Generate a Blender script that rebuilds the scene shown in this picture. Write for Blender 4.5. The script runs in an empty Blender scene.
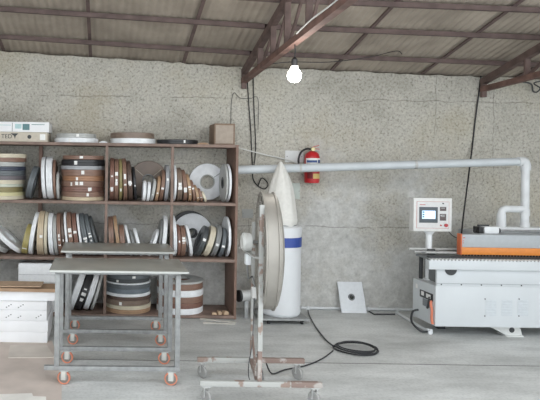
import bpy, bmesh, math, random
from mathutils import Vector, Matrix
random.seed(7)
C = bpy.context.scene.collection
R = math.radians
PI = math.pi

# ------------------------------------------------------------------ camera model
FPX, CX, CY, H, ROLL = 600.0, 106.0, 164.0, 1.6, 0.015
def P(px, py, Y):
    """pixel of the photograph + distance from the camera -> point in the room"""
    dx, dy = px - CX, py - CY
    a = dx*math.cos(ROLL) + dy*math.sin(ROLL)
    b = -dx*math.sin(ROLL) + dy*math.cos(ROLL)
    return Vector((a/FPX*Y, Y, H - b/FPX*Y))
def X(px, Y): return (px-CX)/FPX*Y
def Zp(px, py, Y): return P(px, py, Y).z

# ------------------------------------------------------------------ materials
def lin(c):
    return tuple(((v/255)/12.92 if v/255 <= .04045 else ((v/255+.055)/1.055)**2.4) for v in c)
MC = {}
def mat(name, rgb, rough=.5, metal=0, var=.0, scale=30, bump=0, bscale=None, spec=.5, emit=0, rgb2=None, lo=.35, hi=.65, detail=6):
    if name in MC: return MC[name]
    m = bpy.data.materials.new(name); m.use_nodes = True
    nt = m.node_tree; N = nt.nodes; L = nt.links
    b = N['Principled BSDF']
    c = lin(rgb)
    b.inputs['Base Color'].default_value = (*c, 1)
    b.inputs['Roughness'].default_value = rough
    b.inputs['Metallic'].default_value = metal
    b.inputs['Specular IOR Level'].default_value = spec
    tc = N.new('ShaderNodeTexCoord')
    n = N.new('ShaderNodeTexNoise'); n.inputs['Scale'].default_value = scale; n.inputs['Detail'].default_value = detail
    L.new(tc.outputs['Object'], n.inputs['Vector'])
    if rgb2 is None:
        v = max(var, .04)
        c2 = tuple(x*(1-v) for x in c); c1 = tuple(min(1, x*(1+v*.6)) for x in c)
    else:
        c2, c1 = lin(rgb2), c
    r = N.new('ShaderNodeValToRGB')
    r.color_ramp.elements[0].position = lo; r.color_ramp.elements[1].position = hi
    r.color_ramp.elements[0].color = (*c2, 1); r.color_ramp.elements[1].color = (*c1, 1)
    L.new(n.outputs['Fac'], r.inputs['Fac']); L.new(r.outputs['Color'], b.inputs['Base Color'])
    if bump:
        bp = N.new('ShaderNodeBump'); bp.inputs['Strength'].default_value = bump; bp.inputs['Distance'].default_value = .01
        n2 = N.new('ShaderNodeTexNoise'); n2.inputs['Scale'].default_value = bscale or scale*2; n2.inputs['Detail'].default_value = 4
        L.new(tc.outputs['Object'], n2.inputs['Vector']); L.new(n2.outputs['Fac'], bp.inputs['Height'])
        L.new(bp.outputs['Normal'], b.inputs['Normal'])
    if emit:
        b.inputs['Emission Color'].default_value = (*c, 1); b.inputs['Emission Strength'].default_value = emit
    MC[name] = m
    return m

def wall_mat():
    m = bpy.data.materials.new('rough_plaster'); m.use_nodes = True
    nt = m.node_tree; N = nt.nodes; L = nt.links; b = N['Principled BSDF']
    b.inputs['Roughness'].default_value = .95; b.inputs['Specular IOR Level'].default_value = .1
    tc = N.new('ShaderNodeTexCoord')
    def noise(sc, det=5, rough=.6):
        n = N.new('ShaderNodeTexNoise'); n.inputs['Scale'].default_value = sc; n.inputs['Detail'].default_value = det
        n.inputs['Roughness'].default_value = rough
        L.new(tc.outputs['Object'], n.inputs['Vector']); return n
    def ramp(src, stops):
        r = N.new('ShaderNodeValToRGB'); e = r.color_ramp.elements
        e[0].position, e[0].color = stops[0][0], (*stops[0][1], 1)
        e[1].position, e[1].color = stops[-1][0], (*stops[-1][1], 1)
        for p, c in stops[1:-1]:
            k = e.new(p); k.color = (*c, 1)
        L.new(src, r.inputs['Fac']); return r
    def mix(a, bb, fac, mode='MIX'):
        x = N.new('ShaderNodeMix'); x.data_type = 'RGBA'; x.blend_type = mode
        if isinstance(fac, float): x.inputs[0].default_value = fac
        else: L.new(fac, x.inputs[0])
        L.new(a, x.inputs[6])
        if isinstance(bb, tuple): x.inputs[7].default_value = (*bb, 1)
        else: L.new(bb, x.inputs[7])
        return x.outputs[2]
    grain = noise(38, 5, .7)
    g = ramp(grain.outputs['Fac'], [(.30, lin((122, 118, 110))), (.43, lin((178, 175, 166))), (.6, lin((199, 196, 187)))])  # upper plaster tone lowered slightly to stand for the roof's shade
    big = noise(1.1, 5, .6)
    s = ramp(big.outputs['Fac'], [(.35, lin((222, 221, 218))), (.5, (1, 1, 1)), (.68, lin((252, 249, 240)))])
    col = mix(g.outputs['Color'], s.outputs['Color'], .8, 'MULTIPLY')
    # smoother grey mortar low down, kept paler than above to imitate daylight
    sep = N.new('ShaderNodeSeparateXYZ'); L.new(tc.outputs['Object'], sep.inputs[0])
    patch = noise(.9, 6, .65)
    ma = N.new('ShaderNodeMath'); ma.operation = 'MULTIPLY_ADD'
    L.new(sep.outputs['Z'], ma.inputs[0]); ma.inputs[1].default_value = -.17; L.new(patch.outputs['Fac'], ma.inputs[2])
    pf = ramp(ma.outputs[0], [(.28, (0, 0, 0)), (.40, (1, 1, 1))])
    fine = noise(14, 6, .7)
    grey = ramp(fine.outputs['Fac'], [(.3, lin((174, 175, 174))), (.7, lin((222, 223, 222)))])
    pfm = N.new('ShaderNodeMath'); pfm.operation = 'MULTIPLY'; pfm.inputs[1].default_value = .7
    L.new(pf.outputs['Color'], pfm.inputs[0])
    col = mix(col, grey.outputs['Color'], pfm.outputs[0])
    # wavering horizontal day-joints and vertical cracks
    wob = noise(3.0, 5, .6)
    def crack(axis, at, width):
        a = N.new('ShaderNodeMath'); a.operation = 'MULTIPLY_ADD'
        L.new(wob.outputs['Fac'], a.inputs[0]); a.inputs[1].default_value = .09; L.new(sep.outputs[axis], a.inputs[2])
        d = N.new('ShaderNodeMath'); d.operation = 'SUBTRACT'; L.new(a.outputs[0], d.inputs[0]); d.inputs[1].default_value = at+.045
        ab = N.new('ShaderNodeMath'); ab.operation = 'ABSOLUTE'; L.new(d.outputs[0], ab.inputs[0])
        lt = N.new('ShaderNodeMath'); lt.operation = 'LESS_THAN'; L.new(ab.outputs[0], lt.inputs[0]); lt.inputs[1].default_value = width
        return lt.outputs[0]
    gate = ramp(noise(2.3, 3).outputs['Fac'], [(.48, (0, 0, 0)), (.54, (.42, .42, .42))])
    for axis, at, w in (('Z', 2.36, .006), ('Z', .93, .006), ('X', 4.36, .005), ('X', 1.62, .005), ('Z', 1.62, .004), ('X', 3.7, .004)):
        mm = N.new('ShaderNodeMath'); mm.operation = 'MULTIPLY'; L.new(crack(axis, at, w), mm.inputs[0]); L.new(gate.outputs['Color'], mm.inputs[1])
        col = mix(col, lin((98, 94, 88)), mm.outputs[0])
    # brownish damp stains
    st = ramp(noise(.55, 6, .7).outputs['Fac'], [(.56, (0, 0, 0)), (.72, (.3, .3, .3))])
    col = mix(col, lin((150, 138, 120)), st.outputs['Color'])
    L.new(col, b.inputs['Base Color'])
    bp = N.new('ShaderNodeBump'); bp.inputs['Strength'].default_value = .8; bp.inputs['Distance'].default_value = .012
    L.new(grain.outputs['Fac'], bp.inputs['Height']); L.new(bp.outputs['Normal'], b.inputs['Normal'])
    return m

def floor_mat():
    m = bpy.data.materials.new('worn_concrete'); m.use_nodes = True
    nt = m.node_tree; N = nt.nodes; L = nt.links; b = N['Principled BSDF']
    b.inputs['Roughness'].default_value = .7; b.inputs['Specular IOR Level'].default_value = .25
    tc = N.new('ShaderNodeTexCoord')
    mp = N.new('ShaderNodeMapping'); mp.inputs['Scale'].default_value = (.6, 1.5, 1); L.new(tc.outputs['Object'], mp.inputs[0])
    n = N.new('ShaderNodeTexNoise'); n.inputs['Scale'].default_value = 1.6; n.inputs['Detail'].default_value = 8; n.inputs['Roughness'].default_value = .65
    L.new(mp.outputs[0], n.inputs['Vector'])
    r = N.new('ShaderNodeValToRGB'); e = r.color_ramp.elements
    e[0].position, e[0].color = .34, (*lin((178, 180, 179)), 1)
    e[1].position, e[1].color = .62, (*lin((216, 218, 217)), 1)
    L.new(n.outputs['Fac'], r.inputs['Fac'])
    n2 = N.new('ShaderNodeTexNoise'); n2.inputs['Scale'].default_value = 45; n2.inputs['Detail'].default_value = 5
    L.new(tc.outputs['Object'], n2.inputs['Vector'])
    r2 = N.new('ShaderNodeValToRGB'); e = r2.color_ramp.elements
    e[0].position, e[0].color = .3, (.75, .75, .75, 1); e[1].position, e[1].color = .55, (1, 1, 1, 1)
    L.new(n2.outputs['Fac'], r2.inputs['Fac'])
    x = N.new('ShaderNodeMix'); x.data_type = 'RGBA'; x.blend_type = 'MULTIPLY'; x.inputs[0].default_value = .6
    L.new(r.outputs['Color'], x.inputs[6]); L.new(r2.outputs['Color'], x.inputs[7])
    L.new(x.outputs[2], b.inputs['Base Color'])
    bp = N.new('ShaderNodeBump'); bp.inputs['Strength'].default_value = .25; bp.inputs['Distance'].default_value = .01
    L.new(n2.outputs['Fac'], bp.inputs['Height']); L.new(bp.outputs['Normal'], b.inputs['Normal'])
    return m

# ------------------------------------------------------------------ mesh helpers
class MB:
    def __init__(s): s.bm = bmesh.new()
    def box(s, x0, x1, y0, y1, z0, z1, bev=0, M=None):
        r = bmesh.ops.create_cube(s.bm, size=1)
        vs = r['verts']
        for v in vs:
            v.co = Vector(((x0+x1)/2 + v.co.x*(x1-x0), (y0+y1)/2 + v.co.y*(y1-y0), (z0+z1)/2 + v.co.z*(z1-z0)))
        if bev:
            ed = list({e for v in vs for e in v.link_edges})
            rr = bmesh.ops.bevel(s.bm, geom=ed, offset=bev, segments=2, affect='EDGES', profile=.6)
            vs = list({v for f in rr['faces'] for v in f.verts} | {v for v in vs if v.is_valid})
            vs = list(set(vs))
        if M is not None:
            # all verts linked to this island
            seen = set(vs); st = list(vs)
            while st:
                v = st.pop()
                for e in v.link_edges:
                    o = e.other_vert(v)
                    if o not in seen: seen.add(o); st.append(o)
            for v in seen: v.co = M @ v.co
        return s
    def beam(s, a, b, w, h, up=Vector((0, 0, 1)), ang=False, th=.006):
        """rectangular bar (or angle iron) from a to b"""
        a, b = Vector(a), Vector(b); d = (b-a).normalized()
        u = d.cross(up)
        if u.length < 1e-4: u = d.cross(Vector((0, 1, 0)))
        u.normalize(); v = u.cross(d).normalized()
        def pr(poly):
            va = [s.bm.verts.new(a + u*p + v*q) for p, q in poly]
            vb = [s.bm.verts.new(b + u*p + v*q) for p, q in poly]
            n = len(poly)
            s.bm.faces.new(va[::-1]); s.bm.faces.new(vb)
            for i in range(n): s.bm.faces.new((va[i], va[(i+1) % n], vb[(i+1) % n], vb[i]))
        if ang:
            pr([(-w/2, -h/2), (w/2, -h/2), (w/2, -h/2+th), (-w/2+th, -h/2+th), (-w/2+th, h/2), (-w/2, h/2)])
        else:
            pr([(-w/2, -h/2), (w/2, -h/2), (w/2, h/2), (-w/2, h/2)])
        return s
    def cyl(s, a, b, r, r2=None, n=20, caps=True):
        a, b = Vector(a), Vector(b); d = b-a; r2 = r if r2 is None else r2
        q = d.to_track_quat('Z', 'Y').to_matrix()
        va, vb = [], []
        for i in range(n):
            t = 2*PI*i/n; o = q @ Vector((math.cos(t), math.sin(t), 0))
            va.append(s.bm.verts.new(a+o*r)); vb.append(s.bm.verts.new(b+o*r2))
        for i in range(n): s.bm.faces.new((va[i], va[(i+1) % n], vb[(i+1) % n], vb[i]))
        if caps: s.bm.faces.new(va[::-1]); s.bm.faces.new(vb)
        return s
    def tube(s, pts, r, n=8, closed=False, smooth=4):
        pts = [Vector(p) for p in pts]
        if smooth and len(pts) > 2:
            out = []; m = len(pts)
            rng = range(m) if closed else range(m-1)
            for i in rng:
                p0 = pts[(i-1) % m] if (closed or i > 0) else pts[0]; p1 = pts[i]
                p2 = pts[(i+1) % m]; p3 = pts[(i+2) % m] if (closed or i+2 < m) else pts[-1]
                for k in range(smooth):
                    t = k/smooth
                    out.append(.5*((2*p1)+(p2-p0)*t+(2*p0-5*p1+4*p2-p3)*t*t+(3*p1-p0-3*p2+p3)*t**3))
            if not closed: out.append(pts[-1])
            pts = out
        rings = []; m = len(pts); prev = None
        for i, p in enumerate(pts):
            if closed: d = (pts[(i+1) % m]-pts[i-1])
            else: d = pts[min(i+1, m-1)]-pts[max(i-1, 0)]
            d.normalize()
            if prev is None:
                u = d.orthogonal().normalized()
            else:
                u = (prev - d*prev.dot(d)); u = u.normalized() if u.length > 1e-6 else d.orthogonal().normalized()
            prev = u; w = d.cross(u)
            rings.append([s.bm.verts.new(p + (u*math.cos(2*PI*k/n)+w*math.sin(2*PI*k/n))*r) for k in range(n)])
        for i in range(m if closed else m-1):
            A, B = rings[i], rings[(i+1) % m]
            for k in range(n): s.bm.faces.new((A[k], A[(k+1) % n], B[(k+1) % n], B[k]))
        if not closed: s.bm.faces.new(rings[0][::-1]); s.bm.faces.new(rings[-1])
        return s
    def lathe(s, prof, M=Matrix.Identity(4), n=40, closed=False):
        rings = []
        for r, z in prof:
            if r < 1e-6: rings.append([s.bm.verts.new(M @ Vector((0, 0, z)))])
            else: rings.append([s.bm.verts.new(M @ Vector((r*math.cos(2*PI*i/n), r*math.sin(2*PI*i/n), z))) for i in range(n)])
        k = len(rings)
        for j in range(k if closed else k-1):
            A, B = rings[j], rings[(j+1) % k]
            if len(A) == 1 and len(B) == 1: continue
            for i in range(n):
                if len(A) == 1: s.bm.faces.new((A[0], B[(i+1) % n], B[i]))
                elif len(B) == 1: s.bm.faces.new((A[i], A[(i+1) % n], B[0]))
                else: s.bm.faces.new((A[i], A[(i+1) % n], B[(i+1) % n], B[i]))
        return s
    def prism(s, poly, d0, d1, axis='Y'):
        def mk(p, d):
            a, b = p
            return Vector((a, d, b)) if axis == 'Y' else (Vector((d, a, b)) if axis == 'X' else Vector((a, b, d)))
        va = [s.bm.verts.new(mk(p, d0)) for p in poly]; vb = [s.bm.verts.new(mk(p, d1)) for p in poly]
        n = len(poly); s.bm.faces.new(va[::-1]); s.bm.faces.new(vb)
        for i in range(n): s.bm.faces.new((va[i], va[(i+1) % n], vb[(i+1) % n], vb[i]))
        return s
    def build(s, name, m, parent=None, loc=None, ang=35):
        bmesh.ops.recalc_face_normals(s.bm, faces=s.bm.faces)
        lim = R(ang)
        for f in s.bm.faces: f.smooth = True
        for e in s.bm.edges:
            if len(e.link_faces) == 2: e.smooth = e.calc_face_angle(0) < lim
            else: e.smooth = False
        me = bpy.data.meshes.new(name); s.bm.to_mesh(me); s.bm.free()
        me.materials.append(m)
        o = bpy.data.objects.new(name, me); C.objects.link(o)
        if parent is not None: o.parent = parent
        if loc is not None: o.location = loc
        return o
def tag(o, label=None, cat=None, group=None, kind=None):
    if label: o['label'] = label
    if cat: o['category'] = cat
    if group: o['group'] = group
    if kind: o['kind'] = kind
    return o
def thing(name, label, cat, loc=(0, 0, 0), rz=0, group=None):
    o = bpy.data.objects.new(name, None); C.objects.link(o); o.empty_display_size = .1
    o.location = loc; o.rotation_euler = (0, 0, rz)
    return tag(o, label, cat, group)
def copy_tree(o, parent=None):
    c = o.copy(); C.objects.link(c)
    if parent is not None: c.parent = parent
    for ch in list(o.children): copy_tree(ch, c)
    return c
def structure(o): o['kind'] = 'structure'; return o

# ------------------------------------------------------------------ palette
wood = mat('shelf_wood', (132, 112, 102), .65, var=.25, scale=9)
wood2 = mat('shelf_wood_inner', (130, 105, 93), .65, var=.2, scale=7)
rust = mat('rusty_steel', (124, 88, 78), .75, var=.35, scale=14)
truss_m = mat('red_oxide_steel', (104, 86, 81), .7, var=.3, scale=10)
purlin_m = mat('purlin_steel', (100, 84, 81), .75, var=.25, scale=8)
greysteel = mat('grey_steel', (150, 152, 152), .5, .25, var=.18, scale=20)
lsteel = mat('light_steel', (188, 189, 188), .5, .2, var=.15, scale=18)
white = mat('white_paint', (226, 229, 231), .45, var=.04, scale=6)
offwhite = mat('off_white', (214, 215, 212), .55, var=.08, scale=10)
black = mat('black_rubber', (34, 34, 36), .55)
dark = mat('dark_plastic', (56, 58, 60), .5)
orange = mat('orange_paint', (222, 136, 56), .4, var=.06)
tyre = mat('orange_tyre', (212, 134, 106), .45, var=.1)
pvc = mat('grey_pvc', (196, 202, 206), .4, var=.06, scale=6)
pvcw = mat('white_pvc', (216, 219, 221), .45, var=.08, scale=9)
card = mat('brown_cardboard', (170, 142, 116), .85, var=.12, scale=8)
paper = mat('white_sticker_glint', (236, 236, 234), .6)
boxw = mat('white_carton', (234, 235, 237), .7, var=.05, scale=5)
ink = mat('grey_ink', (110, 112, 114), .7)

# ------------------------------------------------------------------ room shell
YW = 6.76
XK = 1.51                                        # the roof line has a slight kink over the first truss
def ztop(x): return 2.727 + (-.0516 if x < XK else -.025)*(x-XK)
XL, XR = -3.6, 7.0
wb = MB()
poly = [(XL, -.02), (XR, -.02), (XR, ztop(XR)+.02), (XL, ztop(XL)+.02)]
# finely cut so the top edge can be ragged
n = 120; va = []; vb = []
top_pts = []
for i in range(n+1):
    x = XL+(XR-XL)*i/n
    top_pts.append((x, ztop(x)-.012+random.uniform(-.012, .008)))
wb.prism([(XL, -.05), (XR, -.05)] + top_pts[::-1], YW, YW+.2)
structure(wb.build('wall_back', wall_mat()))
for nm, x0, x1 in (('wall_left', XL-.2, XL), ('wall_right', XR, XR+.2)):
    xi = XL if x0 < 0 else XR
    b = MB(); b.prism([(2.4, -.05), (YW+.2, -.05), (YW+.2, ztop(xi)), (2.4, ztop(xi)+.24*(YW-2.4))], x0, x1, 'X')
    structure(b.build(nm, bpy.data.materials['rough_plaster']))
fb = MB(); fb.box(XL-.2, XR+.2, -9, YW+.2, -.1, 0)
structure(fb.build('floor', floor_mat()))
# narrow cast joint strip of the floor slab
jb = MB(); jb.box(XL, XR, 4.90, 4.912, -.0005, .0012)
structure(jb.build('trim_1', mat('joint_filler', (120, 120, 118), .9, var=.15)))

def roofz(x, y): return ztop(x) + .24*(YW-y)
rb = MB(); bm = rb.bm
per = .075; k = 6; nx = int((XR-XL)/per*k)
rows = []
ys = [YW+.25, 5.2, 3.6, 2.4]
for y in ys:
    row = []
    for i in range(nx+1):
        x = XL+(XR-XL)*i/nx
        row.append(bm.verts.new((x, y, roofz(x, y) + .012 + .007*math.cos(2*PI*i/k))))
    rows.append(row)
for a, b in zip(rows, rows[1:]):
    for i in range(nx): bm.faces.new((a[i], a[i+1], b[i+1], b[i]))
roof = rb.build('ceiling', mat('corrugated_sheet', (176, 165, 152), .7, 0, var=.16, scale=3, rgb2=(152, 142, 130)), ang=80)
structure(roof)
so = roof.modifiers.new('thick', 'SOLIDIFY'); so.thickness = .004; so.offset = 1
# laps where two sheets meet, running down the slope
for i, px in enumerate((2, 89, 182, 330, 421, 515)):
    x = X(px, YW)
    s = MB(); s.beam((x, YW, roofz(x, YW)-.004), (x, 2.4, roofz(x, 2.4)-.004), .035, .014)
    structure(s.build('trim_%d' % (i+2), purlin_m))

# purlins: one steel bar each, lying across the shed under the sheets
for t, nm in ((.4, 'steel purlin nearest the back wall, under the roof sheets'),
              (1.0, 'steel purlin second from the back wall, under the roof sheets'),
              (1.5, 'steel purlin third from the back wall, at the top of the view')):
    y = YW-t
    b = MB()
    a0, ak, a1 = (Vector((q, y, roofz(q, y)-.027)) for q in (XL, XK, XR))
    b.beam(a0, ak+Vector((.01, 0, 0)), .04, .042); b.beam(ak-Vector((.01, 0, 0)), a1, .04, .042)
    tag(b.build('roof_purlin', purlin_m), nm, 'purlin', 'purlins under the roof')

def truss(x, zb0, label, ext):
    """lattice truss running from the wall towards the open front"""
    r = thing('roof_truss', label, 'truss', (x, YW-.06, zb0), 0, 'roof trusses')
    def L(p): return Vector(p)-Vector(r.location)
    y0, y1 = YW-.03, 2.5
    zt = lambda y: roofz(x, y)-.086
    zb = lambda y: zb0 + .04*(y0-y)
    MB().beam(L((x, y0, zt(y0))), L((x, y1, zt(y1))), .055, .07).build('top_chord', truss_m, r)
    MB().beam(L((x, y0, zb(y0))), L((x, y1, zb(y1))), .06, .055).build('bottom_chord', mat('rusty_chord', (116, 89, 81), .75, var=.35, scale=9), r)
    MB().beam(L((x, y0-.02, zb(y0)-.09)), L((x, y0-.02, zt(y0)+.02)), .05, .04).build('end_post', truss_m, r)
    yy = [6.02, 5.55, 5.12, 4.57, 4.1, 3.6, 3.0]
    for i, y in enumerate(yy):
        MB().beam(L((x, y, zb(y)+.02)), L((x, y, zt(y)-.02)), .05, .028, up=Vector((0, 1, 0))).build('web_post', truss_m, r)
        if i+1 < len(yy):
            MB().beam(L((x+.015, y-.02, zb(y)+.03)), L((x+.015, yy[i+1]+.02, zt(yy[i+1])-.04)), .022, .022).build('web_diagonal', truss_m, r)
    return r
TX = X(243, 6.7)
truss(TX, 2.555, 'red-brown steel lattice roof truss the light bulb hangs from', 0)
TX2 = X(483, 6.7)
truss(TX2, 2.50, 'red-brown steel lattice roof truss at the upper right edge', 0)

# ------------------------------------------------------------------ bulb
yb = 918/(293-106)*(TX/1.53); zc = 2.555+.04*(YW-.03-yb)-.03
bulbc = Vector((TX, yb, Zp(293, 75.5, yb)))
lb = thing('light_bulb', 'glowing white light bulb hanging on a black flex from the truss', 'light bulb', bulbc)
MB().lathe([(0, -.058), (.03, -.051), (.05, -.03), (.056, -.002), (.049, .026), (.034, .048), (.024, .075), (0, .077)], n=32).build(
    'glass_bulb', mat('lit_glass', (255, 253, 246), .3, emit=14), lb)
MB().cyl((0, 0, .074), (0, 0, .13), .024).cyl((0, 0, .13), (0, 0, .15), .024, .008).build('lamp_holder', black, lb)
MB().tube([(0, 0, .15), (.004, .0, .2), (0, 0, zc-bulbc.z+.01)], .005).build('flex', black, lb)
pl = bpy.data.lights.new('bulb_light', 'POINT'); pl.energy = 3; pl.color = (1, .97, .9); pl.shadow_soft_size = .08
po = bpy.data.objects.new('bulb_light', pl); C.objects.link(po); po.location = bulbc + Vector((0, -.1, -.05))

def cable(pts, r, m, label, cat='cable', name='cable', n=6, group=None, sm=5):
    b = MB(); b.tube(pts, r, n, smooth=sm)
    o = b.build(name, m); tag(o, label, cat, group); return o
yl = TX
cable([(TX+.03, 5.9, 2.60), P(290, 62, 5.9), P(330, 62, 6.0), P(370, 57, 6.1), P(396, 51, 6.2), (P(402, 50, 6.3).x, 6.3, roofz(P(402, 50, 6.3).x, 6.3)+.002)], .004, black, 'thin black wire sagging under the roof beside the light bulb')
cable([(TX-.037, 4.75, 2.655), (TX-.037, 4.4, 2.685), (TX-.037, 4.0, 2.69), (TX-.037, 3.5, 2.72)], .006, offwhite, 'white cable lying along the truss above the bulb')
WY = YW-.015
cable([P(247, 74, WY), P(248.5, 100, WY), P(251, 135, WY), P(252.5, 168, WY)], .006, black, 'left black cable hanging down the wall below the truss')
cable([P(253, 74, WY), P(254, 110, WY), P(255.5, 140, WY), P(255, 158, WY), P(252.5, 175, WY), P(256, 184, WY), P(264, 189, WY), P(268, 184, WY), P(262, 178, WY), P(258, 186, WY)], .006, black, 'black cable below the truss ending in a loop behind the fan')
cable([P(231, 150, WY), P(231, 110, WY), P(233.5, 93, WY), P(240, 98, WY), P(250, 98.5, WY), P(258, 99, WY), P(258, 130, WY)], .003, dark, 'thin dark wire arched over the wall above the shelf end')
cable([P(481, 76, WY), P(479, 92, WY), P(475, 122, WY), P(472.5, 145, WY), P(468, 180, 6.6), P(463.5, 215, 6.3), P(461.5, 233, 6.12)], .008, black, 'long black cable dropping from the right truss to the orange machine hood')
cable([(TX2+.03, 6.69, 2.50), P(505, 84, 6.70), P(520, 82, 6.7), P(531, 84, 6.68), P(533, 91, 6.68), P(537, 92, 6.68), P(540, 88, 6.68), P(534, 83, 6.68), P(548, 80, 6.68)], .008, dark, 'dark wire with a small loop under the right truss')
cable([P(237, 147.5, 6.6), P(262, 154, 6.7), P(290, 160.5, 6.73), P(304, 166, 6.73)], .007, offwhite, 'white cord stretched from the shelf end to the fire extinguisher', 'cord', 'cord', sm=2)

# ------------------------------------------------------------------ shelf unit
YF, YB = 6.25, 6.745
Z = {'top': 1.82, 'upper': 1.211, 'middle': .623, 'bottom': .037}
sh = thing('storage_shelf', 'brown wooden open shelf unit packed with edge-banding rolls along the back wall', 'shelf', (0, YF, 0))
SX0, SX1 = X(-60, YF), X(238.5, YF)
def SL(b, name, m=wood): return b.build(name, m, sh)
o_ = Vector((0, YF, 0))
def sbox(x0, x1, y0, y1, z0, z1, bev=.003): return MB().box(x0, x1, y0-YF, y1-YF, z0, z1, bev)
for nm in ('top', 'upper', 'middle', 'bottom'):
    z = Z[nm]
    SL(sbox(SX0, SX1-.026, YF, YB, z-.03, z), 'shelf_board')
# posts
SL(sbox(SX1-.026, SX1, YF, YB, 0, Z['top']), 'side_panel', wood2)
SL(sbox(SX0, SX0+.03, YF, YB, 0, Z['top']-.0301), 'side_panel', wood2)
xr = X(40.5, 6.66)
for za, zb_ in (('bottom', 'middle'), ('middle', 'upper'), ('upper', 'top')):
    SL(sbox(xr-.02, xr+.02, 6.66, 6.74, Z[za], Z[zb_]-.03), 'upright', wood2)
    for px in (106.8, 172.5):
        x = X(px, YF)
        SL(sbox(x-.015, x+.015, YF+.001, YF+.019, Z[za], Z[zb_]-.03), 'upright', wood)
SL(sbox(SX0, SX1-.03, YF+.02, YF+.05, 0, .007), 'gap_shade', mat('dark_gap', (70, 64, 60), .9))  # dark strip standing in for the shade under the bottom board

# ------------------------------------------------------------------ rolls
COL = {
 'white': (234, 237, 240), 'cream': (206, 198, 178), 'brown': (136, 108, 94), 'reddish brown': (128, 96, 85), 'dark brown': (96, 80, 72),
 'tan': (174, 144, 116), 'slate grey': (98, 104, 108), 'navy': (62, 68, 84), 'light grey': (180, 182, 180), 'grey': (130, 132, 132),
 'olive': (140, 130, 90), 'pale yellow': (204, 198, 156), 'black': (44, 45, 48), 'silver': (168, 170, 174), 'orange-brown': (160, 120, 92),
 'beige': (198, 182, 156), 'grey-brown': (128, 112, 100), 'dark grey': (76, 80, 82), 'blue-grey': (112, 122, 130), 'mauve-grey': (112, 106, 110),
 'yellow-green': (172, 160, 104), 'greenish white': (196, 200, 186)}
def rollmat(c): return mat('band_' + c.replace(' ', '_').replace('-', '_'), COL[c], .38, var=.10, scale=12, spec=.5)
def roll_mesh(r, t, ri=None, n=44):
    ri = ri or r*.42
    e = min(.004, t*.2)
    b = MB()
    prof = [(ri, -t/2), (r-e, -t/2), (r, -t/2+e)]
    if t > .035: prof += [(r, -.002), (r-.0025, 0), (r, .002)]
    prof += [(r, t/2-e), (r-e, t/2), (ri, t/2)]
    b.lathe(prof, n=n, closed=True)
    return b
def sticker_glint(parent, r, t, phi, arc, w, off, m=paper, name='sticker_glint'):  # white rim patches: labels, and painted glints on the glossy rolls
    b = MB(); bm = b.bm; k = 4; A = []; B = []
    for i in range(k+1):
        a = phi + arc*(i/k-.5)
        for lst, rr in ((A, r+.0003), (B, r+.0018)):
            lst.append((bm.verts.new((rr*math.cos(a), rr*math.sin(a), off-w/2)), bm.verts.new((rr*math.cos(a), rr*math.sin(a), off+w/2))))
    for i in range(k):
        bm.faces.new((B[i][0], B[i+1][0], B[i+1][1], B[i][1])); bm.faces.new((A[i][1], A[i+1][1], A[i+1][0], A[i][0]))
        bm.faces.new((A[i][0], A[i+1][0], B[i+1][0], B[i][0])); bm.faces.new((B[i][1], B[i+1][1], A[i+1][1], A[i][1]))
    bm.faces.new((A[0][0], B[0][0], B[0][1], A[0][1])); bm.faces.new((A[k][1], B[k][1], B[k][0], A[k][0]))
    return b.build(name, m, parent)
ORD = ['', 'first', 'second', 'third', 'fourth', 'fifth', 'sixth', 'seventh', 'eighth', 'ninth', 'tenth', 'eleventh', 'twelfth', 'thirteenth', 'fourteenth', 'fifteenth', 'sixteenth', 'seventeenth']
BAY = {1: 'far left bay', 2: 'second bay', 3: 'third bay', 4: 'right bay'}
PXF = 6.28/600
def hit(A, B):
    def rect(q):
        x, z, r, t, l = q; u = Vector((math.sin(l), math.cos(l))); v = Vector((math.cos(l), -math.sin(l))); c = Vector((x, z))
        return c, u, v, r, t/2
    a, b = rect(A), rect(B); d = b[0]-a[0]
    for ax in (a[1], a[2], b[1], b[2]):
        ea = abs(a[1].dot(ax))*a[3]+abs(a[2].dot(ax))*a[4]; eb = abs(b[1].dot(ax))*b[3]+abs(b[2].dot(ax))*b[4]
        if abs(d.dot(ax)) > ea+eb-.0005: return False
    return True
def stand(row, bay, specs, back=None):
    """specs: (px at mid height, top y, thickness px, lean deg, colour, sticker glints)"""
    for i, sp in enumerate(specs):
        px, ytop, t, lean, c = sp[:5]; st = sp[5] if len(sp) > 5 else 0
        z0 = Z[row]; ysh = CY + (H-z0)*600/6.3 + ROLL*(px-CX)
        l = abs(R(lean)); tm = t*PXF*.96
        hm = (ysh-ytop)*6.36/600
        r = min(.237, max(.06, (hm - tm*math.sin(l))/2/math.cos(l)))
        yc = YF+.012+r
        if back: yc = min(yc, back-r)
        zc_ = z0 + r*math.cos(l) + tm/2*math.sin(l) + .001
        xc = X(px, yc-r*.8)
        if i:                                                   # neighbours may touch, never cut into each other
            for _k in range(90):
                if not hit((xc, zc_, r, tm, R(lean)), prev): break
                xc += .0005
        prev = (xc, zc_, r, tm, R(lean))
        o = roll_mesh(r, tm).build('edge_band_roll', rollmat(c))
        o.location = (xc, yc, zc_); o.rotation_euler = (0, PI/2 + R(lean), 0)
        lw = 'leaning' if abs(lean) >= 8 else 'standing'
        if len(specs) == 1: lab = '%s banding roll %s alone on the %s shelf in the %s' % (c, lw, row, BAY[bay])
        else: lab = '%s roll %s %s from left on %s shelf, %s' % (c, lw, ORD[i+1], row, BAY[bay])
        tag(o, lab, 'roll', 'rolls upright on the %s shelf, %s' % (row, BAY[bay]))
        for _ in range(st+1 if st > 1 else st):  # extra small patches imitate sparkles of light on the rims
            sticker_glint(o, r, tm, -PI/2 + random.uniform(-.3, .6), random.uniform(.05, .18), tm*random.uniform(.4, .85), 0)
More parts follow.
